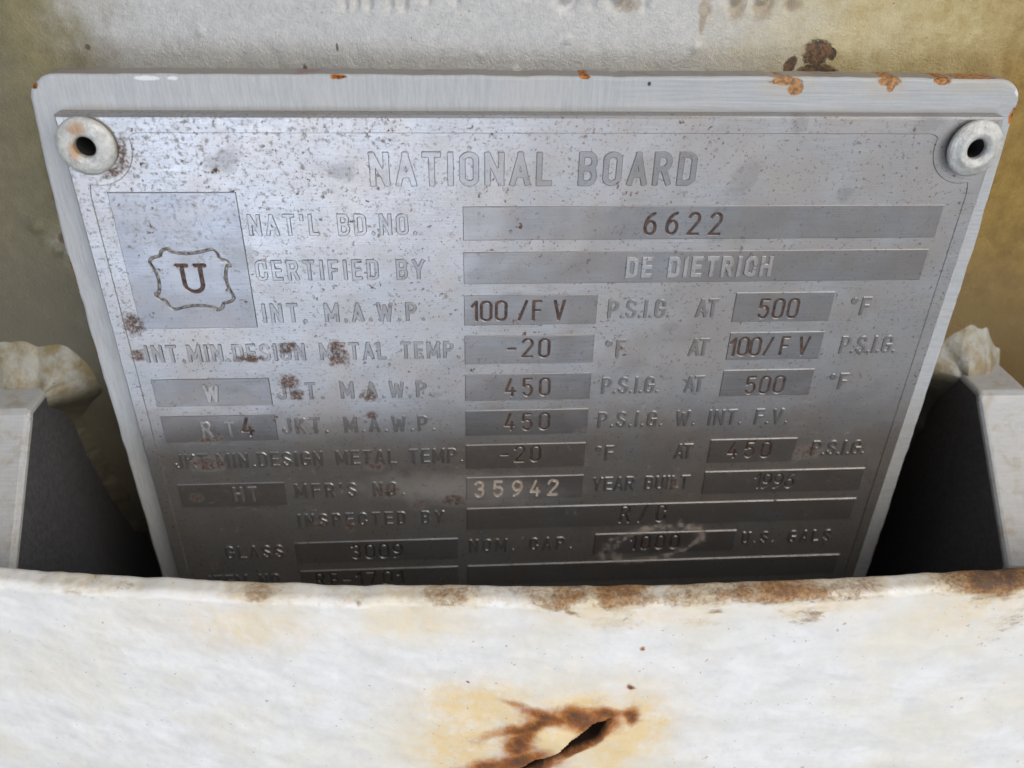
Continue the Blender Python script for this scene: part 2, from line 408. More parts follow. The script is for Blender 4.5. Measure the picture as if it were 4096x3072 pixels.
def flat(name, c, rough, metal_=0.0, c2=None):
    t = NT(name)
    col = t.mix(t.rng(t.noise(1.3, 5, .7), .35, .65), c, c2 or tuple(v * 1.6 for v in c))
    return t.set(color=col, rough=rough, metal=metal_, normal=t.bump(t.noise(3, 3, .6), .05))
M_bore = flat('dark_bore_shade', (.016, .015, .014), .8)  # shade inside the rivet holes put into a near-black colour
M_stamp = flat('rust_filled_stamp', (.030, .016, .010), .6, .3, (.12, .07, .047))
M_stamp_bright = flat('worn_bright_stamp', (.42, .30, .19), .5, .2, (.64, .59, .53))
M_stamp_grey = flat('dull_grey_stamp', (.035, .030, .025), .55, .4, (.11, .10, .085))
M_cavity_shade = flat('cavity_shade', (.07, .069, .07), .5, 0.0, (.105, .103, .105))  # dark colour standing in for shade in the cavity beside the plate
M_seal = flat('grime_filled_groove', (.05, .038, .028), .5, .4, (.26, .23, .19))

# ------------------------------------------------------------------ object helpers
tops = []
def link(name, me, mat, parent=None):
    me.name = name
    me.materials.clear()
    me.materials.append(mat)
    o = bpy.data.objects.new(name, me)
    C.objects.link(o)
    if parent is not None: o.parent = parent
    else: tops.append(o)
    return o
def empty(name):
    o = bpy.data.objects.new(name, None); C.objects.link(o); o.empty_display_size = .01
    tops.append(o); return o
def tag(o, label, cat, group=None):
    o['label'] = label; o['category'] = cat
    if group: o['group'] = group
    return o
def mesh_np(verts, faces, smooth=True):
    me = bpy.data.meshes.new('mesh')
    v = np.asarray(verts, np.float32) * MM
    f = np.asarray(faces, np.int32)
    me.vertices.add(len(v)); me.vertices.foreach_set('co', v.ravel())
    k = f.shape[1]
    me.loops.add(f.size); me.loops.foreach_set('vertex_index', f.ravel())
    me.polygons.add(len(f))
    me.polygons.foreach_set('loop_start', np.arange(0, f.size, k, dtype=np.int32))
    me.polygons.foreach_set('loop_total', np.full(len(f), k, np.int32))
    if smooth: me.polygons.foreach_set('use_smooth', np.ones(len(f), bool))
    me.update(calc_edges=True); me.validate()
    return me
def grid_faces(nu, nv, closed_v=False, flip=False):
    i = np.arange(nu - 1)[:, None]; j = np.arange(nv if closed_v else nv - 1)[None, :]
    j2 = (j + 1) % nv
    a = i * nv + j; b = (i + 1) * nv + j; c = (i + 1) * nv + j2; d = i * nv + j2
    q = np.stack([a, b, c, d], -1).reshape(-1, 4)
    return q[:, ::-1] if flip else q
def set_attr(me, name, vals):
    a = me.attributes.new(name, 'FLOAT', 'POINT'); a.data.foreach_set('value', np.asarray(vals, np.float32).ravel())

def slab(loops, y_front, thick, chamfer, res=0):
    """plane outlines (x, z in mm, holes allowed) -> solid with a chamfered front edge; its front face lies at y_front"""
    cu = bpy.data.curves.new('outline', 'CURVE')
    cu.dimensions = '2D'; cu.fill_mode = 'BOTH'
    cu.extrude = (thick / 2 - chamfer) * MM
    cu.bevel_depth = chamfer * MM; cu.bevel_resolution = res; cu.offset = -chamfer * MM
    for lp in loops:
        s = cu.splines.new('POLY'); s.points.add(len(lp) - 1)
        co = np.zeros((len(lp), 4), np.float32); co[:, :2] = np.asarray(lp) * MM; co[:, 3] = 1
        s.points.foreach_set('co', co.ravel()); s.use_cyclic_u = True
    o = bpy.data.objects.new('outline', cu); C.objects.link(o)
    dg = bpy.context.evaluated_depsgraph_get()
    me = bpy.data.meshes.new_from_object(o.evaluated_get(dg))
    bpy.data.objects.remove(o); bpy.data.curves.remove(cu)
    # curve plane xy -> plate plane xz, curve +z -> -y
    me.transform(Matrix(((1, 0, 0, 0), (0, 0, -1, (y_front + thick / 2) * MM), (0, 1, 0, 0), (0, 0, 0, 1))))
    for p in me.polygons: p.use_smooth = False
    me.update()
    return me

# ------------------------------------------------------------------ stroke lettering
def arc(cx, cy, rx, ry, a0, a1, n=12):
    return [(cx + rx * math.cos(math.radians(a0 + (a1 - a0) * i / n)), cy + ry * math.sin(math.radians(a0 + (a1 - a0) * i / n))) for i in range(n + 1)]
def oval(w, y0=0.0, y1=1.0):
    r = min(w / 2, (y1 - y0) / 2)
    return arc(w / 2, y1 - r, w / 2, r, 0, 180) + arc(w / 2, y0 + r, w / 2, r, 180, 360) + [(w, y1 - r)]
# every glyph: (width, strokes) on centre lines, x 0..w, y 0..1 (height 1)
W_ = .36
def S_(w):
    r = .25; rx = w / 2
    return (arc(rx, 1 - r * .95, rx, r * .95, 10, 180, 10) + arc(rx, .76, rx, .22, 180, 235, 4) + [(w * .62, .46)] + arc(rx, .24, rx, .22, 50, 0, 5) + arc(rx, r * .95, rx, r * .95, 0, -170, 10))
GL = {
 'A': (.40, [[(0, 0), (.20, 1), (.40, 0)], [(.075, .30), (.325, .30)]]),
 'B': (W_, [[(0, 0), (0, 1), (.20, 1)] + arc(.20, .76, .15, .24, 90, -90, 8) + [(0, .52)], [(.2, .52)] + arc(.20, .26, .16, .26, 90, -90, 8) + [(0, 0)]]),
 'C': (W_, [arc(.18, .80, .18, .20, 0, 180, 10) + arc(.18, .20, .18, .20, 180, 360, 10), [(.36, .80), (.36, .68)], [(.36, .20), (.36, .32)]]),
 'D': (W_, [[(0, 0), (0, 1), (.17, 1)] + arc(.17, .80, .19, .20, 90, 0, 6) + arc(.17, .20, .19, .20, 0, -90, 6) + [(0, 0)]]),
 'E': (.31, [[(.31, 1), (0, 1), (0, 0), (.31, 0)], [(0, .51), (.27, .51)]]),
 'F': (.31, [[(.31, 1), (0, 1), (0, 0)], [(0, .51), (.27, .51)]]),
 'G': (W_, [[(.36, .70)] + arc(.18, .80, .18, .20, 0, 180, 10) + arc(.18, .20, .18, .20, 180, 360, 10) + [(.36, .46), (.20, .46)]]),
 'H': (W_, [[(0, 0), (0, 1)], [(.36, 0), (.36, 1)], [(0, .52), (.36, .52)]]),
 'I': (.02, [[(.01, 0), (.01, 1)]]),
 'J': (.30, [[(.30, 1), (.30, .18)] + arc(.15, .18, .15, .18, 0, -180, 10) + [(0, .28)]]),
 'K': (.37, [[(0, 0), (0, 1)], [(.36, 1), (0, .42)], [(.11, .58), (.37, 0)]]),
 'L': (.29, [[(0, 1), (0, 0), (.29, 0)]]),
 'M': (.50, [[(0, 0), (0, 1), (.25, .22), (.50, 1), (.50, 0)]]),
 'N': (.37, [[(0, 0), (0, 1), (.37, 0), (.37, 1)]]),
 'O': (W_, [oval(.36)]),
 'P': (W_, [[(0, 0), (0, 1), (.18, 1)] + arc(.18, .74, .18, .26, 90, -90, 8) + [(0, .48)]]),
 'R': (W_, [[(0, 0), (0, 1), (.18, 1)] + arc(.18, .75, .17, .25, 90, -90, 8) + [(0, .50)], [(.20, .50), (.36, 0)]]),
 'S': (W_, [S_(W_)]),
 'T': (.36, [[(0, 1), (.36, 1)], [(.18, 1), (.18, 0)]]),
 'U': (W_, [[(0, 1), (0, .19)] + arc(.18, .19, .18, .19, 180, 360, 10) + [(.36, 1)]]),
 'V': (.40, [[(0, 1), (.20, 0), (.40, 1)]]),
 'W': (.58, [[(0, 1), (.13, 0), (.29, .85), (.45, 0), (.58, 1)]]),
 'Y': (.40, [[(0, 1), (.20, .42), (.40, 1)], [(.20, .42), (.20, 0)]]),
 '.': (.02, [[(.01, .0), (.01, .02)]]),
 "'": (.02, [[(.01, 1), (.01, .80)]]),
 'd': (.20, [arc(.10, .84, .10, .12, 0, 360, 14)]),             # degree ring
 '-': (.30, [[(0, .47), (.30, .47)]]),
 '/': (.30, [[(0, 0), (.30, 1)]]),
 '0': (.42, [oval(.42)]),
 '1': (.20, [[(0, .74), (.20, 1), (.20, 0)]]),
 '2': (.42, [arc(.21, .76, .21, .24, 165, 0, 10) + [(.40, .62), (0, 0), (.42, 0)]]),
 '3': (.40, [arc(.20, .76, .19, .24, 150, -90, 12), arc(.20, .27, .20, .27, 90, -155, 12)]),
 '4': (.42, [[(.22, 1), (0, .26), (.42, .26)], [(.30, .48), (.30, 0)]]),
 '5': (.40, [[(.37, 1), (.04, 1), (.02, .56)] + arc(.20, .32, .20, .32, 125, -150, 14)]),
 '6': (.42, [[(.36, 1)] + arc(.42, .36, .42, .64, 115, 180, 8) , arc(.21, .31, .21, .31, 0, 360, 18)]),
 '7': (.40, [[(0, 1), (.40, 1), (.12, 0)]]),
 '8': (.40, [oval(.36, .5, 1), oval(.40, 0, .5)]),
 '9': (.42, [[(.06, 0)] + arc(.0, .64, .42, .64, -65, 0, 8), arc(.21, .69, .21, .31, 0, 360, 18)]),
}
_cache = {}
def glyph(ch, hw, square, wscale):
    """closed outlines of a glyph of height 1 whose ink runs over y 0..1; hw = half stroke width"""
    key = (ch, round(hw, 4), square, round(wscale, 3))
    if key in _cache: return _cache[key]
    w, st = GL[ch]
    w = w * wscale
    cell = .03
    x0, x1, y0, y1 = -hw - .09, w + hw + .09 + (2 * hw), -.09, 1.09
    nx = int((x1 - x0) / cell) + 1; ny = int((y1 - y0) / cell) + 1
    gx = x0 + np.arange(nx) * cell; gy = y0 + np.arange(ny) * cell
    X, Y = np.meshgrid(gx, gy, indexing='ij')
    F = np.full(X.shape, 9.0)
    for line in st:
        pts = [(p[0] * wscale + hw, hw + p[1] * (1 - 2 * hw)) for p in line]
        for (ax, ay), (bx, by) in zip(pts[:-1], pts[1:]):
            dx, dy = bx - ax, by - ay; L = math.hypot(dx, dy)
            if L < 1e-6: continue
            ux, uy = dx / L, dy / L
            px, py = X - ax, Y - ay
            s = px * ux + py * uy; q = np.abs(px * uy - py * ux)
            if square and L > .12:
                e = np.abs(s - L / 2) - (L / 2 + hw * .92); k = q - hw
                d = np.maximum(e, k)
                d = np.where((e > 0) & (k > 0), np.hypot(np.maximum(e, 0), np.maximum(k, 0)), d)
            else:
                tt = np.clip(s, 0, L)
                d = np.hypot(px - ux * tt, py - uy * tt) - hw
            F = np.minimum(F, d)
    F = np.maximum(F, np.maximum(-Y, Y - 1.0))
    loops = contours(F, gx, gy)
    _cache[key] = (w + 2 * hw, loops)
    return _cache[key]

def contours(F, gx, gy):
    F = np.where(np.abs(F) < 1e-5, 1e-5, F)
    seg = {}
    nx, ny = F.shape
    ins = F < 0
    def ep(i, j, k, l):
        a, b = F[i, j], F[k, l]; t = a / (a - b)
        return (gx[i] + (gx[k] - gx[i]) * t, gy[j] + (gy[l] - gy[j]) * t)
    mixd = ins[:-1, :-1].astype(int) + ins[1:, :-1] + ins[1:, 1:] + ins[:-1, 1:]
    pos = {}
    for i, j in zip(*np.nonzero((mixd > 0) & (mixd < 4))):
        cs = [(i, j), (i + 1, j), (i + 1, j + 1), (i, j + 1)]
        v = [ins[c] for c in cs]
        starts, ends = [], []
        for k in range(4):
            a, b = cs[k], cs[(k + 1) % 4]
            if v[k] != v[(k + 1) % 4]:
                key = (min(a, b), max(a, b))
                pos[key] = ep(*key[0], *key[1])
                (starts if v[k] else ends).append((k, key))     # leaving the inside / entering it
        # keep the inside on the left: walk from an edge that leaves the inside to the one that enters
        if len(starts) == 1:
            seg[ starts[0][1]] = ends[0][1]
        else:
            for k, key in starts:
                nk = min(ends, key=lambda e: (e[0] - k) % 4)
                seg[key] = nk[1]
    loops = []
    while seg:
        k0, k = next(iter(seg)), None
        lp = []; k = k0
        while k in seg:
            lp.append(pos[k]); k = seg.pop(k)
        if len(lp) > 3:
            lp = simplify(lp, .004)
            if len(lp) >= 3: loops.append(lp)
    return loops

def simplify(p, eps):
    p = np.array(p)
    n = len(p)
    a = 0; b = int(np.argmax(np.hypot(*(p - p[0]).T)))
    def rdp(i, j):
        if j <= i + 1: return []
        q = p[i + 1:j]; d = p[j] - p[i]; L = np.hypot(*d)
        dist = np.abs((q[:, 0] - p[i, 0]) * d[1] - (q[:, 1] - p[i, 1]) * d[0]) / max(L, 1e-9)
        k = int(np.argmax(dist))
        if dist[k] < eps: return []
        k += i + 1
        return rdp(i, k) + [k] + rdp(k, j)
    first = [a] + rdp(a, b) + [b]
    p2 = np.vstack([p, p[:1]]); p = p2
    second = rdp(b, n)
    return [tuple(p[k]) for k in first + second]

def area(lp):
    a = np.array(lp); b = np.roll(a, -1, 0)
    return .5 * float(np.sum(a[:, 0] * b[:, 1] - a[:, 1] * b[:, 0]))
# make sure outlines run counter-clockwise outside, clockwise for the counters
def text_loops(txt, x0, x1, z0, h, hw, square=True, wscale=1.0, centers=None, jitter=0.0):
    gl = []
    for ch in txt:
        gl.append(None if ch == ' ' else glyph(ch, hw, square, wscale))
    ws = [(.40 * wscale if g is None else g[0]) * h for g in gl]
    out = []
    if centers is None:
        gap = (x1 - x0 - sum(ws)) / max(1, len(txt) - 1)
        x = x0; xs = []
        for w in ws: xs.append(x); x += w + gap
    else:
        it = iter(centers)
        xs = [None if g is None else next(it) - w / 2 for g, w in zip(gl, ws)]
    for g, x in zip(gl, xs):
        if g is None: continue
        dz = random.uniform(-jitter, jitter); rot = random.uniform(-jitter, jitter) * .15
        for lp in g[1]:
            out.append([(x + a * h - rot * b * h, z0 + dz + b * h + rot * a * h) for a, b in lp])
    return out

def rect(x0, x1, z0, z1, r=0.0):
    return [(x0, z0), (x1, z0), (x1, z1), (x0, z1)]

# ------------------------------------------------------------------ vessel wall
def build_wall():
    xs = np.concatenate([np.arange(-230, -100, 3.0), np.arange(-100, 105, .38), np.arange(105, 231, 3.0)])
    zs = np.concatenate([np.arange(-190, -110, 3.0), np.arange(-110, 18, .42), np.arange(18, 120, 3.0)])
    X, Z = np.meshgrid(xs, zs, indexing='ij')
    s = np.maximum(0, -Z - 35)
    Y = 11.5 + .0034 * s * s
    Y = Y + (X * X) / (2 * 900.0)                           # gentle barrel of the vessel shell
    Y = Y - .5 * (fbm(X * .05, Z * .05, 3) - .5) - .22 * (fbm(X * .45, Z * .32, 9, 3) - .5)
    # punch-stamped characters: only their feet are in view
    dent = np.zeros_like(X)
    def stroke(ax, az, bx, bz, w=.55, d=.5):
        nonlocal dent
        dx, dz = bx - ax, bz - az; L2 = dx * dx + dz * dz + 1e-9
        t = np.clip(((X - ax) * dx + (Z - az) * dz) / L2, 0, 1)
        q = np.hypot(X - ax - t * dx, Z - az - t * dz)
        dent = np.maximum(dent, d * sstep(w * 1.6, w * .4, q))
    zb = 12.2
    for x in (-28.4, -25.0, -22.0, -20.0): stroke(x, zb + .2, x - .1, zb + 5)
    stroke(-26.8, zb + .6, -26.4, zb + 5)
    for x in (-16.5, -12.5): stroke(x, zb + 1.2, x, zb + 5)
    for cx in (3.4, 11.0, 28.6, 32.6):
        a = np.radians(np.linspace(180, 360, 9))
        p = [(cx + 1.3 * math.cos(t), zb + 1.9 + 1.5 * math.sin(t)) for t in a]
        p = [(cx - 1.3, zb + 5)] + p + [(cx + 1.3, zb + 5)]
        for q0, q1 in zip(p[:-1], p[1:]): stroke(*q0, *q1)
    for x in (7.2, 15, 24.4, 36.6): stroke(x, zb + .6, x, zb + 5)
    stroke(24.4, zb + 1.0, 27.0, zb + 2.0)
    Y = Y + dent
    # little drips, runs and pits in the paint
    for (px, pz, r, h, el) in ((-3.9, 3.0, .6, .5, 2.0), (3.8, 8.3, .45, .4, 1), (23.5, 7.2, .5, .45, 1), (-49.5, 8.6, .55, .4, 1), (-82, -22, 1.0, .8, 1),
                               (-79.5, -26, .9, .7, 1), (60, -2, .7, .35, 1), (-9, 6, .4, .3, 1)):
        Y = Y - h * np.exp(-(((X - px) / r) ** 2 + ((Z - pz) / (r * el)) ** 2))
    me = mesh_np(np.stack([X, Y, Z], -1).reshape(-1, 3), grid_faces(len(xs), len(zs)))
    # give the shell its thickness behind
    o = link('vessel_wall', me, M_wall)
    md = o.modifiers.new('shell', 'SOLIDIFY'); md.thickness = 8 * MM; md.offset = -1
    tag(o, 'silver grey vessel wall behind the plates, stained olive and tan at both sides', 'vessel wall')
    return o
wall = build_wall()
def wall_y(x, z):
    s = max(0, -z - 35)
    return 11.5 + .0034 * s * s + x * x / 1800.0

# ------------------------------------------------------------------ gusset brackets with their welds
def build_gusset(side):
    x_in = -87.2 if side < 0 else 83.6
    wd = 30.0 if side < 0 else 10.0
    zt = -51.6
    prof = [(30, zt), (5.6, zt), (4.9, zt - .35), (4.3, zt - 1.2), (-17.5, -74.2), (-17.5, -128.0), (60, -128.0), (60, -90)]
    bm = bmesh.new()
    rows = []
    nseg = 2
    for k in range(nseg):
        x = x_in + (side * wd) * k
        rows.append([bm.verts.new((x * MM, y * MM, z * MM)) for y, z in prof])
    n = len(prof)
    for a in range(n):
        b = (a + 1) % n
        bm.faces.new((rows[0][a], rows[0][b], rows[1][b], rows[1][a]))
    bm.faces.new(rows[0]); bm.faces.new(rows[1])
    bmesh.ops.recalc_face_normals(bm, faces=bm.faces)
    bmesh.ops.bevel(bm, geom=[e for e in bm.edges], offset=1.0 * MM, segments=3, affect='EDGES', profile=.6)
    me = bpy.data.meshes.new('gusset'); bm.to_mesh(me); bm.free()
    for p in me.polygons: p.use_smooth = False
    o = link('gusset_bracket', me, M_gusset)
    me.materials.append(M_cavity_shade)                                   # shade of the inner side put into its colour
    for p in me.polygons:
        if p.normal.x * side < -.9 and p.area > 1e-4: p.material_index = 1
    # weld bead along the top joint, wrapping round the inner corner and down
    path = []
    xo = x_in + side * wd
    for x in np.linspace(xo, x_in + side * 1.0, 90): path.append((x, zt, 0))
    for t in np.linspace(0, 1, 18)[1:]: path.append((x_in + side * (1.0 - t), zt - .6 * t, t))
    for z in np.linspace(zt - .6, zt - 62, 110)[1:]: path.append((x_in, z, 1))
    V = []; nv = 17; L = 0; pp = None
    for i, (x, z, t) in enumerate(path):
        if pp: L += math.hypot(x - pp[0], z - pp[1]) + (.45 if 0 < t < 1 else 0)
        pp = (x, z)
        rip = abs(math.sin(L * .40 + 1.3 * float(vnoise(L * .16, 0, 5)) + .6)) ** .8
        down = sstep(zt - 2, zt - 10, z) if t == 1 else 0.0
        big = 10.5 * (1 - down) + 5.0 * down
        r = big * (.92 + .10 * rip * (1 - down) + .26 * (float(vnoise(L * .14, 3.3, 8)) - .5))
        if t == 0: r *= .35 + .65 * sstep(0, 5.5, abs(x - xo))
        yw = wall_y(x, z) + 1.0
        dx, dz = -side * math.sin(t * math.pi / 2), math.cos(t * math.pi / 2)
        for j in range(nv):
            a = math.pi / 2 * (j / (nv - 1))
            u = r * math.cos(a) ** 2.0; f = r * .62 * math.sin(a) ** 1.8
            V.append((x + dx * (u - .6), yw - f, z + dz * (u - .6)))
    V = np.array(V)
    nz = np.stack([fbm(V[:, 0] * .22 + V[:, 1] * .15, V[:, 2] * .22, k, 2) for k in (1, 2, 3)], -1) - .5
    V += nz * np.array([.4, 1.6, .6])
    me = mesh_np(V, grid_faces(len(path), nv, flip=(side > 0)))
    link('weld_bead', me, M_weld, o)
    return o
gl_ = build_gusset(-1)
tag(gl_, 'grey gusset bracket left of the nameplate with a lumpy pale weld on top', 'bracket', 'gusset brackets beside the plate')
gr_ = build_gusset(1)
tag(gr_, 'grey gusset bracket right of the nameplate under a tan stained weld', 'bracket', 'gusset brackets beside the plate')

# ------------------------------------------------------------------ painted backing plate
def backing_outline():
    left = [(-71.3, 1.0), (-71.7, -5), (-72.3, -20.8), (-72.2, -40), (-72.0, -64), (-71.9, -88), (-71.8, -112)]
    right = [(72.2, -112), (72.2, -93), (71.9, -66), (71.7, -40), (71.5, -22), (70.9, -10), (70.6, 1.0)]
    def dens(p, step=.6):
        out = []
        for a, b in zip(p[:-1], p[1:]):
            n = max(1, int(math.hypot(b[0] - a[0], b[1] - a[1]) / step))
            out += [(a[0] + (b[0] - a[0]) * k / n, a[1] + (b[1] - a[1]) * k / n) for k in range(n)]
        return out
    tl = arc(-67.2, .9, 4.1, 3.9, 180, 90, 10)
    tr = arc(66.8, 1.2, 3.8, 3.6, 90, 0, 10)
    top = dens([tl[-1], (-40, 4.95), (0, 4.9), (40, 5.0), tr[0]])
    lp = dens(left[::-1]) + tl[:-1] + top + tr[1:] + dens(right[::-1]) + [right[0]]
    out = []
    for k, (x, z) in enumerate(lp):
        w = .20 * (fbm(np.array(x * .32), np.array(z * .32), 5, 3) - .5) * 2 * .7
        nick = max(0.0, vnoise(np.array(x * .3), np.array(z * .3), 77) - .80) * 1.6
        sx = -1 if x < 0 else 1
        ax = abs(x) > 66; az = z > 0
        out.append((x + (sx * (w - nick) if ax else 0), z + ((w - nick * .6) if az else 0)))
    lp = out[::-1]
    return lp if area(lp) > 0 else lp[::-1]
me = slab([backing_outline()] + [arc(x_, z_, 2.1, 2.1, 360, 0, 32)[:-1] for x_, z_ in ((-63.9, -4.1), (63.7, -4.2))], 2.6, 4.2, .55, 2)
plate = link('backing_plate', me, M_frame)
tag(plate, 'light grey brush-painted backing plate framing the nameplate, rust chips along its top edge', 'plate')

# ------------------------------------------------------------------ nameplate
name = empty('nameplate')
tag(name, 'speckled steel pressure vessel nameplate headed NATIONAL BOARD with stamped data fields', 'nameplate')
def rivet_holes(r): return [arc(cx_, cz_, r, r, 360, 0, 32)[:-1] for cx_, cz_ in ((-63.9, -4.1), (63.7, -4.2))]
me = slab([rect(-67.5, 67.5, -108, 0)] + rivet_holes(2.1), 0.0, 2.9, .28)
link('base_plate', me, M_etched, name)
# raised border with round lobes about the rivets
def border_inner():
    p = []
    rx, rz, rr = 63.7, -4.2, 5.7
    def lobe(sx):
        pts = []
        for a in np.linspace(12, -102, 22):
            pts.append((sx * (-rx + rr * math.cos(math.radians(a))), rz + rr * math.sin(math.radians(a))))
        return pts
    l = [(-56.8, -2.4), (-57.5, -2.55)] + lobe(1)          # from the top edge round the left rivet
    l += [(-65.1, -10.6), (-65.25, -11.6), (-65.3, -106.3)]
    r = lobe(-1)[::-1]
    r = [(65.3, -106.3), (65.25, -11.6), (65.1, -10.6)] + r + [(57.5, -2.55), (56.8, -2.4)]
    return l + r
inner = border_inner()
if area(inner) > 0: inner = inner[::-1]
link('border', slab([rect(-67.3, 67.3, -107.8, -.2), inner] + rivet_holes(2.1), -.14, .24, .08), M_etched, name)

def lettering(txt, x0, x1, z0, h, hw=.085, parent=None, mat=None, wscale=1.0, y=-.165):
    me = slab(text_loops(txt, x0, x1, z0, h, hw, True, wscale), y, .33, .09)
    return link('lettering', me, mat or M_raised, parent or name)

def field(x0, x1, ztop, stamps=(), raised=(), h=5.35):
    """raised box; stamped characters are grooves cut through its face with grime on their floor"""
    loops = [rect(x0, x1, ztop - h, ztop)]
    for s in stamps: loops += [lp[::-1] if True else lp for lp in s['loops']]
    o = link('data_field', slab(loops, -.17, .33, .085), M_raised, name)
    for s in stamps:
        link('stamped_characters', slab(s['loops'], -.055, .11, .005), s.get('mat', M_stamp), o)
    for s in raised:
        lettering(*s[:6], parent=o, y=-.36, mat=s[7] if len(s) > 7 else None)
    return o
def st(txt, x0, x1, z0, h=3.7, hw=.052, mat=None, centers=None, wscale=1.0):
    d = dict(loops=text_loops(txt, x0, x1, z0, h, hw, False, wscale, centers, .06))
    if mat: d['mat'] = mat
    return d

lettering('NATIONAL BOARD', -25.4, 22.6, -10.15, 5.15, .088, wscale=1.05)
LH = 3.45
B1, B2, B3, B4, B5, B6, B7, B8, B9, B10, B11 = (-13.25 - 7.33 * k for k in range(11))
def base(b): return b - 4.45
lettering("NAT'L BD.NO.", -43.8, -18.9, base(B1), LH)
field(-12.0, 62.3, B1, [st('6622', 15.6, 27.7, base(B1) - .25)])
lettering('CERTIFIED BY', -43.8, -18.0, base(B2), LH)
field(-12.0, 62.0, B2, raised=[('DE DIETRICH', 13.4, 37.0, base(B2) - .05, 3.6, .105, None, M_etched)])
lettering('INT. M.A.W.P.', -43.8, -18.2, base(B3), LH)
field(-12.0, 9.4, B3, [st('100/FV', 0, 0, base(B3) - .1, centers=(-10.4, -8.5, -6.1, -2.6, -.3, 3.3))])
lettering('P.S.I.G.', 11.2, 21.6, base(B3), LH); lettering('AT', 25.7, 29.4, base(B3), LH)
field(32.0, 48.4, B3, [st('500', 36.1, 42.9, base(B3) - .35)])
lettering('dF', 51.5, 55.0, base(B3), LH)
lettering('INT.MIN.DESIGN METAL TEMP.', -63.3, -12.7, base(B4) + .3, LH - .15)
field(-12.0, 9.4, B4, [st('-20', -5.0, 2.1, base(B4) + .25)])
lettering('dF', 11.3, 14.8, base(B4), LH); lettering('AT', 25.5, 29.0, base(B4), LH)
field(32.2, 48.3, B4, [st('100/FV', 0, 0, base(B4) - .15, centers=(32.9, 34.8, 36.9, 39.1, 41.9, 45.2))])
lettering('P.S.I.G.', 51.6, 61.6, base(B4), LH)
field(-63.4, -44.4, B5, raised=[('W', -55.4, -51.2, base(B5), LH, .095, None, M_etched)])
lettering('JKT. M.A.W.P.', -43.5, -17.2, base(B5), LH)
field(-12.0, 9.4, B5, [st('450', -5.3, 2.5, base(B5) - .1)])
lettering('P.S.I.G.', 11.3, 21.4, base(B5), LH); lettering('AT', 25.7, 29.2, base(B5), LH)
field(32.2, 48.2, B5, [st('500', 36.5, 43.4, base(B5) - .5)])
lettering('dF', 51.2, 54.7, base(B5), LH)
field(-63.4, -44.4, B6, [st('4', -50.3, -47.5, base(B6) + .1, 4.0, .058)], [('RT', -57.0, -51.3, base(B6), LH, .075, None, M_etched)])
lettering('JKT. M.A.W.P.', -43.5, -17.2, base(B6) + .25, LH)
field(-12.0, 9.4, B6, [st('450', -5.3, 2.7, base(B6) + .1)])
lettering('P.S.I.G. W. INT. F.V.', 11.2, 45.6, base(B6) + .2, LH)
lettering('JKT.MIN.DESIGN METAL TEMP.', -63.0, -12.5, base(B7) + .55, LH - .15)
field(-12.0, 9.4, B7, [st('-20', -5.8, 1.4, base(B7) + .4)])
lettering('dF', 11.2, 14.7, base(B7) + .2, LH); lettering('AT', 25.8, 29.2, base(B7) + .2, LH)
field(32.2, 48.2, B7, [st('450', 35.6, 43.7, base(B7) + .2)])
lettering('P.S.I.G.', 51.4, 61.6, base(B7) + .2, LH)
field(-63.4, -44.6, B8, raised=[('HT', -53.9, -49.6, base(B8) + .3, LH, .08, None, M_etched)])
lettering("MFR'S NO.", -43.0, -23.2, base(B8) + .6, LH - .1)
field(-12.0, 9.5, B8, [st('359', -10.6, -1.6, base(B8) - .2, 3.8, .062, M_stamp_bright), st('42', -.3, 5.0, base(B8) - .2, 3.8, .062, M_stamp_bright)])
lettering('YEAR BUILT', 11.3, 29.6, base(B8) + .4, LH - .1)
field(32.2, 62.8, B8, [st('1996', 41.9, 49.6, base(B8) + .15, 3.6, .05, M_stamp_grey)])
lettering('INSPECTED BY', -43.3, -16.2, base(B9) + .9, LH - .2)
field(-12.0, 62.8, B9, [st('R/C', 17.0, 26.0, base(B9) - .15, 4.4, .055, M_stamp_grey)])
lettering('GLASS', -57.7, -46.8, base(B10) + .7, LH - .1)
field(-44.6, -13.8, B10, [st('3009', -34.2, -24.4, base(B10) + .0, 3.7, .055, M_stamp_grey)])
lettering('NOM. CAP.', -11.6, 8.4, base(B10) + .6, LH - .1)
field(12.7, 40.6, B10, [st('1000', 19.7, 29.5, base(B10) + .1, 3.7, .058, M_stamp)])
lettering('U.S. GALS', 42.0, 60.0, base(B10) + .7, LH - .3)
lettering('ITEM NO.', -62.0, -47.4, base(B11) + .6, LH - .1)
field(-44.3, -13.8, B11, [st('RE-1701', -41.7, -24.6, base(B11) + .1, 3.8, .058, M_stamp_grey)])
field(-12.0, 63.0, B11)

# emblem: U in a scalloped shield on its own raised square
def shield(cx, cz, w, h):
    """scalloped outline: four concave sides and stepped round corners (unit square -1..1)"""
    q = []
    top = [(-.50, .97), (-.30, .90), (0, .86), (.30, .90), (.50, .97)]
    corner = [(.62, 1.0), (.72, .93), (.78, .80), (.80, .68), (.93, .66), (1.02, .56), (1.03, .42)]
    pts = top + corner
    for k in range(4):
        a = -k * math.pi / 2
        q += [(x * math.cos(a) - y * math.sin(a), x * math.sin(a) + y * math.cos(a)) for x, y in pts]
    # smooth
    q = np.array(q)
    for _ in range(2):
        r = np.roll(q, -1, 0)
        q = np.stack([q * .75 + r * .25, q * .25 + r * .75], 1).reshape(-1, 2)
    return [(cx + x * w / 2, cz + y * h / 2) for x, y in q]
cx, cz = -53.4, -24.7
sh = shield(cx, cz, 11.6, 10.0)
if area(sh) < 0: sh = sh[::-1]
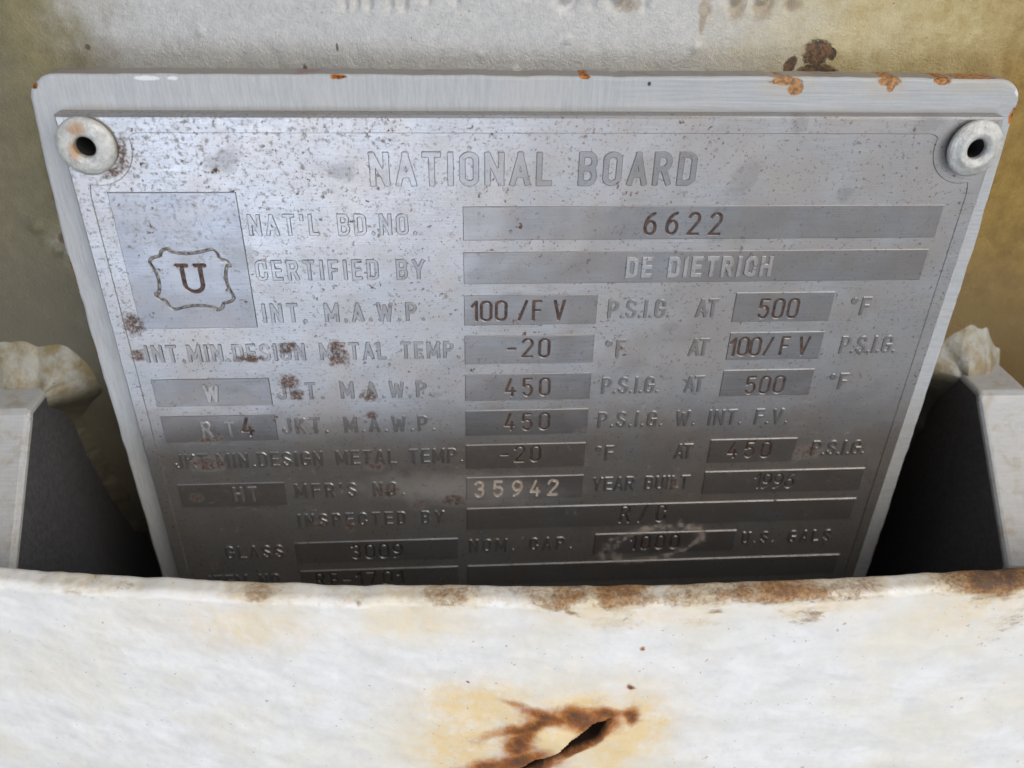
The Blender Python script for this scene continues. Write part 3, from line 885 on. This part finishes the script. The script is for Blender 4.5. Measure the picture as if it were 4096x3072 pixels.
def groove(lp, hw):
    """clean outer and inner outline of a groove that follows a closed line"""
    p = np.array(lp); gx = np.arange(p[:, 0].min() - .8, p[:, 0].max() + .8, .07); gy = np.arange(p[:, 1].min() - .8, p[:, 1].max() + .8, .07)
    X, Y = np.meshgrid(gx, gy, indexing='ij'); F = np.full(X.shape, 9.0)
    for a, b in zip(p, np.roll(p, -1, 0)):
        d = b - a; L2 = float(d @ d)
        if L2 < 1e-12: continue
        t = np.clip(((X - a[0]) * d[0] + (Y - a[1]) * d[1]) / L2, 0, 1)
        F = np.minimum(F, np.hypot(X - a[0] - t * d[0], Y - a[1] - t * d[1]))
    l = sorted(contours(F - hw, gx, gy), key=lambda q: -abs(area(q)))[:2]
    return [q if area(q) > 0 else q[::-1] for q in l]
so, si = groove(sh, .18)
def serif_u(x, z, s):
    hw = .26
    key = 'UU'
    GL[key] = (.80, [[(.0, 1), (.30, 1)], [(.55, 1), (.85, 1)], [(.15, 1), (.15, .28)] + arc(.425, .28, .275, .28, 180, 360, 12) + [(.70, 1)]])
    w, lps = glyph(key, .055, False, 1.0)
    return [[(x + (a - w / 2) * s, z + b * s) for a, b in lp] for lp in lps]
ul = serif_u(-53.45, -26.95, 4.9)
emb = link('emblem', slab([rect(-62.9, -44.8, -33.1, -10.9), so[::-1]], -.17, .33, .09), M_panel, name)
link('shield', slab([si] + [l[::-1] for l in ul], -.17, .33, .09), M_panel, emb)
link('shield_outline', slab([so, si[::-1]], -.05, .10, .004), M_seal, emb)
link('emblem_letter', slab(ul, -.052, .10, .004), M_stamp, emb)

# ------------------------------------------------------------------ tubular rivets
def rivet(cx, cz, mat, hole, tx, tz, gap, prof_out):
    root = empty('tubular_rivet')
    prof = [(hole, -.35), (hole, -1.0), (hole + .12, -1.32), (hole + .35, -1.45)] + prof_out + [(hole + .6, .6)]
    n = 72; V = []
    for i, (r, y) in enumerate(prof):
        for k in range(n):
            a = 2 * math.pi * k / n
            rr = r * (1 + .012 * (vnoise(np.array(math.cos(a) * 2 + cx), np.array(math.sin(a) * 2 + i * .2), 3) - .5) * (i > 3))
            x, z = rr * math.cos(a), rr * math.sin(a)
            yy = y - gap + x * tx + z * tz if y < 5 else y
            V.append((cx + x, yy, cz + z))
    me = mesh_np(V, grid_faces(len(prof), n, closed_v=True, flip=True))
    link('rivet_head', me, mat, root)
    # plug closing the bore deep inside
    V = []; nb_ = 40
    for r_, y_ in ((hole * .985, -.45 - gap), (hole * .97, 2.0), (hole * .9, 6.4), (.01, 6.4)):
        V += [(cx + r_ * math.cos(2 * math.pi * k / nb_), y_, cz + r_ * math.sin(2 * math.pi * k / nb_)) for k in range(nb_)]
    me = mesh_np(V, grid_faces(4, nb_, closed_v=True))
    link('bore', me, M_bore, root)
    return root
r1 = rivet(-63.9, -4.1, M_rivL, 1.42, -.01, .0, 0.0, [(2.3, -1.5), (3.2, -1.42), (3.8, -1.18), (4.05, -.8), (4.0, -.4), (3.6, -.15)])
tag(r1, 'pale pitted tubular rivet with orange rust marks in the upper left nameplate corner', 'rivet', 'tubular rivets at the nameplate corners')
r2 = rivet(63.7, -4.2, M_rivR, 1.45, .04, .03, .45, [(2.1, -1.75), (2.75, -1.68), (2.95, -1.45), (3.5, -1.22), (4.0, -1.0), (4.2, -.7), (4.12, -.3), (3.6, -.1)])
tag(r2, 'clean grey tubular rivet with stepped head in the upper right nameplate corner', 'rivet', 'tubular rivets at the nameplate corners')

# ------------------------------------------------------------------ white painted steel rim in front
def rim_y(x):                                                       # back edge of the rim: a ring convex towards the viewer
    p = np.polyfit([-84, -45, -5, 46, 74], [-23.2, -28.0, -30.6, -31.6, -30.2], 2)
    return np.polyval(p, x)
def build_rim():
    xs = np.concatenate([np.arange(-150, -82, 3), np.arange(-82, 84, .36), np.arange(84, 150, 3)])
    T, r = 3.9, 1.25
    # section (offset towards the viewer d, z): up the front face, over the top, down the back
    sec = [(T, z) for z in np.arange(-130, -112, 3)] + [(T, z) for z in np.arange(-112, -60 - r, .40)]
    sec += [(T - r + r * math.cos(a), -60 - r + r * math.sin(a)) for a in np.linspace(0, math.pi / 2, 9)]
    sec += [(d, -60) for d in np.linspace(T - r, r, 5)[1:-1]]
    sec += [(r - r * math.sin(a), -60 - r + r * math.cos(a)) for a in np.linspace(0, math.pi / 2, 7)]
    sec += [(0, z) for z in (-66, -75, -90, -110, -130)]
    sec = np.array(sec)
    nx, ns = len(xs), len(sec)
    X = np.repeat(xs[:, None], ns, 1); D = np.repeat(sec[None, :, 0], nx, 0); Z = np.repeat(sec[None, :, 1], nx, 0)
    arcl = np.concatenate([[0], np.cumsum(np.hypot(*np.diff(sec, axis=0).T))])
    S = np.repeat(arcl[None], nx, 0)
    front = sstep(.3, T - .2, D)
    lump = .60 * (fbm(X * .10, S * .13, 1, 4) - .5) + .18 * (fbm(X * .34, S * .48, 5, 3) - .5)
    top = sstep(-64, -60.5, Z)
    Z = Z + top * (.9 * (fbm(X * .09, X * 0 + 1.5, 12, 4) - .5) + .35 * (fbm(X * .4, X * 0 + 9, 4, 2) - .5))
    # torn slit with swollen lips
    ax, az, bx, bz = -4.6, -101.2, 10.4, -87.2
    dx, dz = bx - ax, bz - az; L = math.hypot(dx, dz)
    s = ((X - ax) * dx + (Z - az) * dz) / L
    q = ((X - ax) * -dz + (Z - az) * dx) / L                       # + = upper left side
    q = q + .5 * np.sin(s * .9) * .5 + .5 * (fbm(s * .5, s * 0, 4, 3) - .5)
    u = s / L
    half = .42 + 1.25 * np.exp(-((u - .76) / .17) ** 2) + .15 * np.exp(-((u - .2) / .2) ** 2)
    half = half * sstep(1.02, .90, u) * sstep(-.10, .02, u)
    inside = sstep(half + .45, half - .25, np.abs(q)) * (u > -.1) * (u < 1.03)
    lip = np.exp(-((np.abs(q) - half - .9) / .9) ** 2) * sstep(-.15, .1, u) * sstep(1.12, .95, u)
    bulge = 1.5 * np.exp(-(((X - 1.0) / 6.5) ** 2 + ((Z + 90.5) / 6) ** 2))
    D2 = D + front * (lump + bulge + lip * .5 - inside * 4.5)
    Y = rim_y(X) - D2
    me = mesh_np(np.stack([X, Y, Z], -1).reshape(-1, 3), grid_faces(nx, ns, flip=True))
    # --- corrosion masks, plus slit shade painted in and a tone for the back
    def bl(cx, cz, rx, rz, ang=0, p=2.0):
        ca, sa = math.cos(math.radians(ang)), math.sin(math.radians(ang))
        U = ((X - cx) * ca + (Z - cz) * sa) / rx; V = (-(X - cx) * sa + (Z - cz) * ca) / rz
        return np.exp(-(U * U + V * V) ** (p / 2))
    RS = 1.7
    wx = (fbm(X * .25, Z * .25, 31, 3) - .5) * 3; wz = (fbm(X * .25, Z * .25, 41, 3) - .5) * 3
    X0, Z0 = X.copy(), Z.copy(); X = X + wx; Z = Z + wz
    rust = np.zeros_like(X)
    for a in ((5.8, -86.2, 4.2, 1.5, -12), (8.6, -88.6, 2.6, 1.7, 40), (-2.0, -87.5, 5.2, 1.0, 25), (-3.4, -91.5, 1.6, 4.2, -15), (-3.6, -97.0, 4.4, 1.6, 35),
              (-1.0, -98.4, 3.2, 1.8, 42), (14.0, -86.0, .7, 1.6, -15), (-3.0, -83.6, 2.4, .6, -10), (10.0, -85.5, 2.2, 1.0, 0), (6, -92.5, 4.5, .9, 42), (-10, -99.5, 3, 1.2, 20), (.5, -85.5, 3.0, 1.0, -20)):
        rust = np.maximum(rust, bl(a[0], a[1], a[2] * RS, a[3] * RS, a[4]))
    rust = np.maximum(rust, .75 * np.exp(-((np.abs(q) - half) / 1.1) ** 2) * sstep(-.1, .1, u) * sstep(1.1, .98, u))
    for cx_, cz_, w_ in ((-2.6, -82.4, 2.2), (1.0, -91.0, 2.9)):        # islands of paint that held
        rust = rust * (1 - .95 * np.exp(-(((X - cx_) / (w_ * 1.15)) ** 2 + ((Z - cz_) / (w_ * .75)) ** 2) ** 1.6))
    for a in ((14.4, -70.8, .35, .35), (13.3, -79.0, .7, .35, -10), (-12, -77.2, .3, .3)):
        rust = np.maximum(rust, bl(*a) * 1.1)
    stain = np.zeros_like(X)
    for a in ((2, -90, 15, 9, 10), (-13, -94, 9, 8, 0), (13, -92, 5, 12, -20), (-11, -84, 9, 6, 0), (-6, -101, 14, 5, 0), (7, -84, 9, 4, -10), (16, -88, 5, 9, 10)):
        stain = np.maximum(stain, 1.15 * bl(*a))
    for a in ((-20, -64, 10, 4, 0), (10, -62, 14, 3.5, 0), (66, -63, 12, 6, 20), (40, -62.5, 10, 2.5, 0), (-45, -66, 12, 5, 0)):
        stain = np.maximum(stain, .5 * bl(*a))
    edge = np.zeros_like(X)
    tz = sstep(-63.2, -60.0, Z0)
    for (cx_, w_, a_) in ((-43, 5, .75), (-15, 9, .55), (1, 5, 1.0), (10, 5, 1.5), (23, 6, .9), (35, 9, 1.35), (46, 6, .6), (67, 8, 2.1), (80, 6, 1.1), (-68, 6, .45), (-30, 4, .4)):
        edge = np.maximum(edge, a_ * np.exp(-((X - cx_) / w_) ** 2))
    edge = (.30 + edge * .85) * tz
    for a in ((68, -61.5, 7, 3.5, 10), (10, -61.5, 3.0, 1.6, 0), (1.5, -61, 3.5, 1.0, -20), (24, -62, 2.0, .9, 0)):
        edge = np.maximum(edge, 1.0 * bl(*a))
    for a in ((38, -64, 7, 2.5, 0), (10, -64.5, 6, 2.2, 0), (73, -67, 8, 3, 40), (22, -64.5, 5, 1.5, 0)):
        edge = np.maximum(edge, .62 * bl(*a))
    dark = np.maximum(inside * (u > -.05), 0)  # slit interior painted near-black in place of a shaded opening
    back = sstep(1.2, .1, D) * sstep(-60.6, -62.5, Z0)
    for nm_, v in (('back', back), ('stain', stain), ('rust', rust), ('edge', edge), ('dark', dark)): set_attr(me, nm_, v)
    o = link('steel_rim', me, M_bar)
    tag(o, 'thick white painted steel rim across the foreground with a rusted torn slit', 'steel rim')
    return o
rim = build_rim()
# unseen plate added below to close the cavity off from light
V = []
wx_ = np.arange(-150, 151, 3.0)
for x in wx_:
    V += [(x, rim_y(x) - 1.0, -126.0), (x, 70.0, -126.0), (x, 70.0, -129.0), (x, rim_y(x) - 1.0, -129.0)]
link('light_block_plate', mesh_np(V, grid_faces(len(wx_), 4, closed_v=True), False), M_cavity_shade, rim)

# ------------------------------------------------------------------ lean the whole assembly back
for o in tops: o.matrix_world = TILT @ o.matrix_world
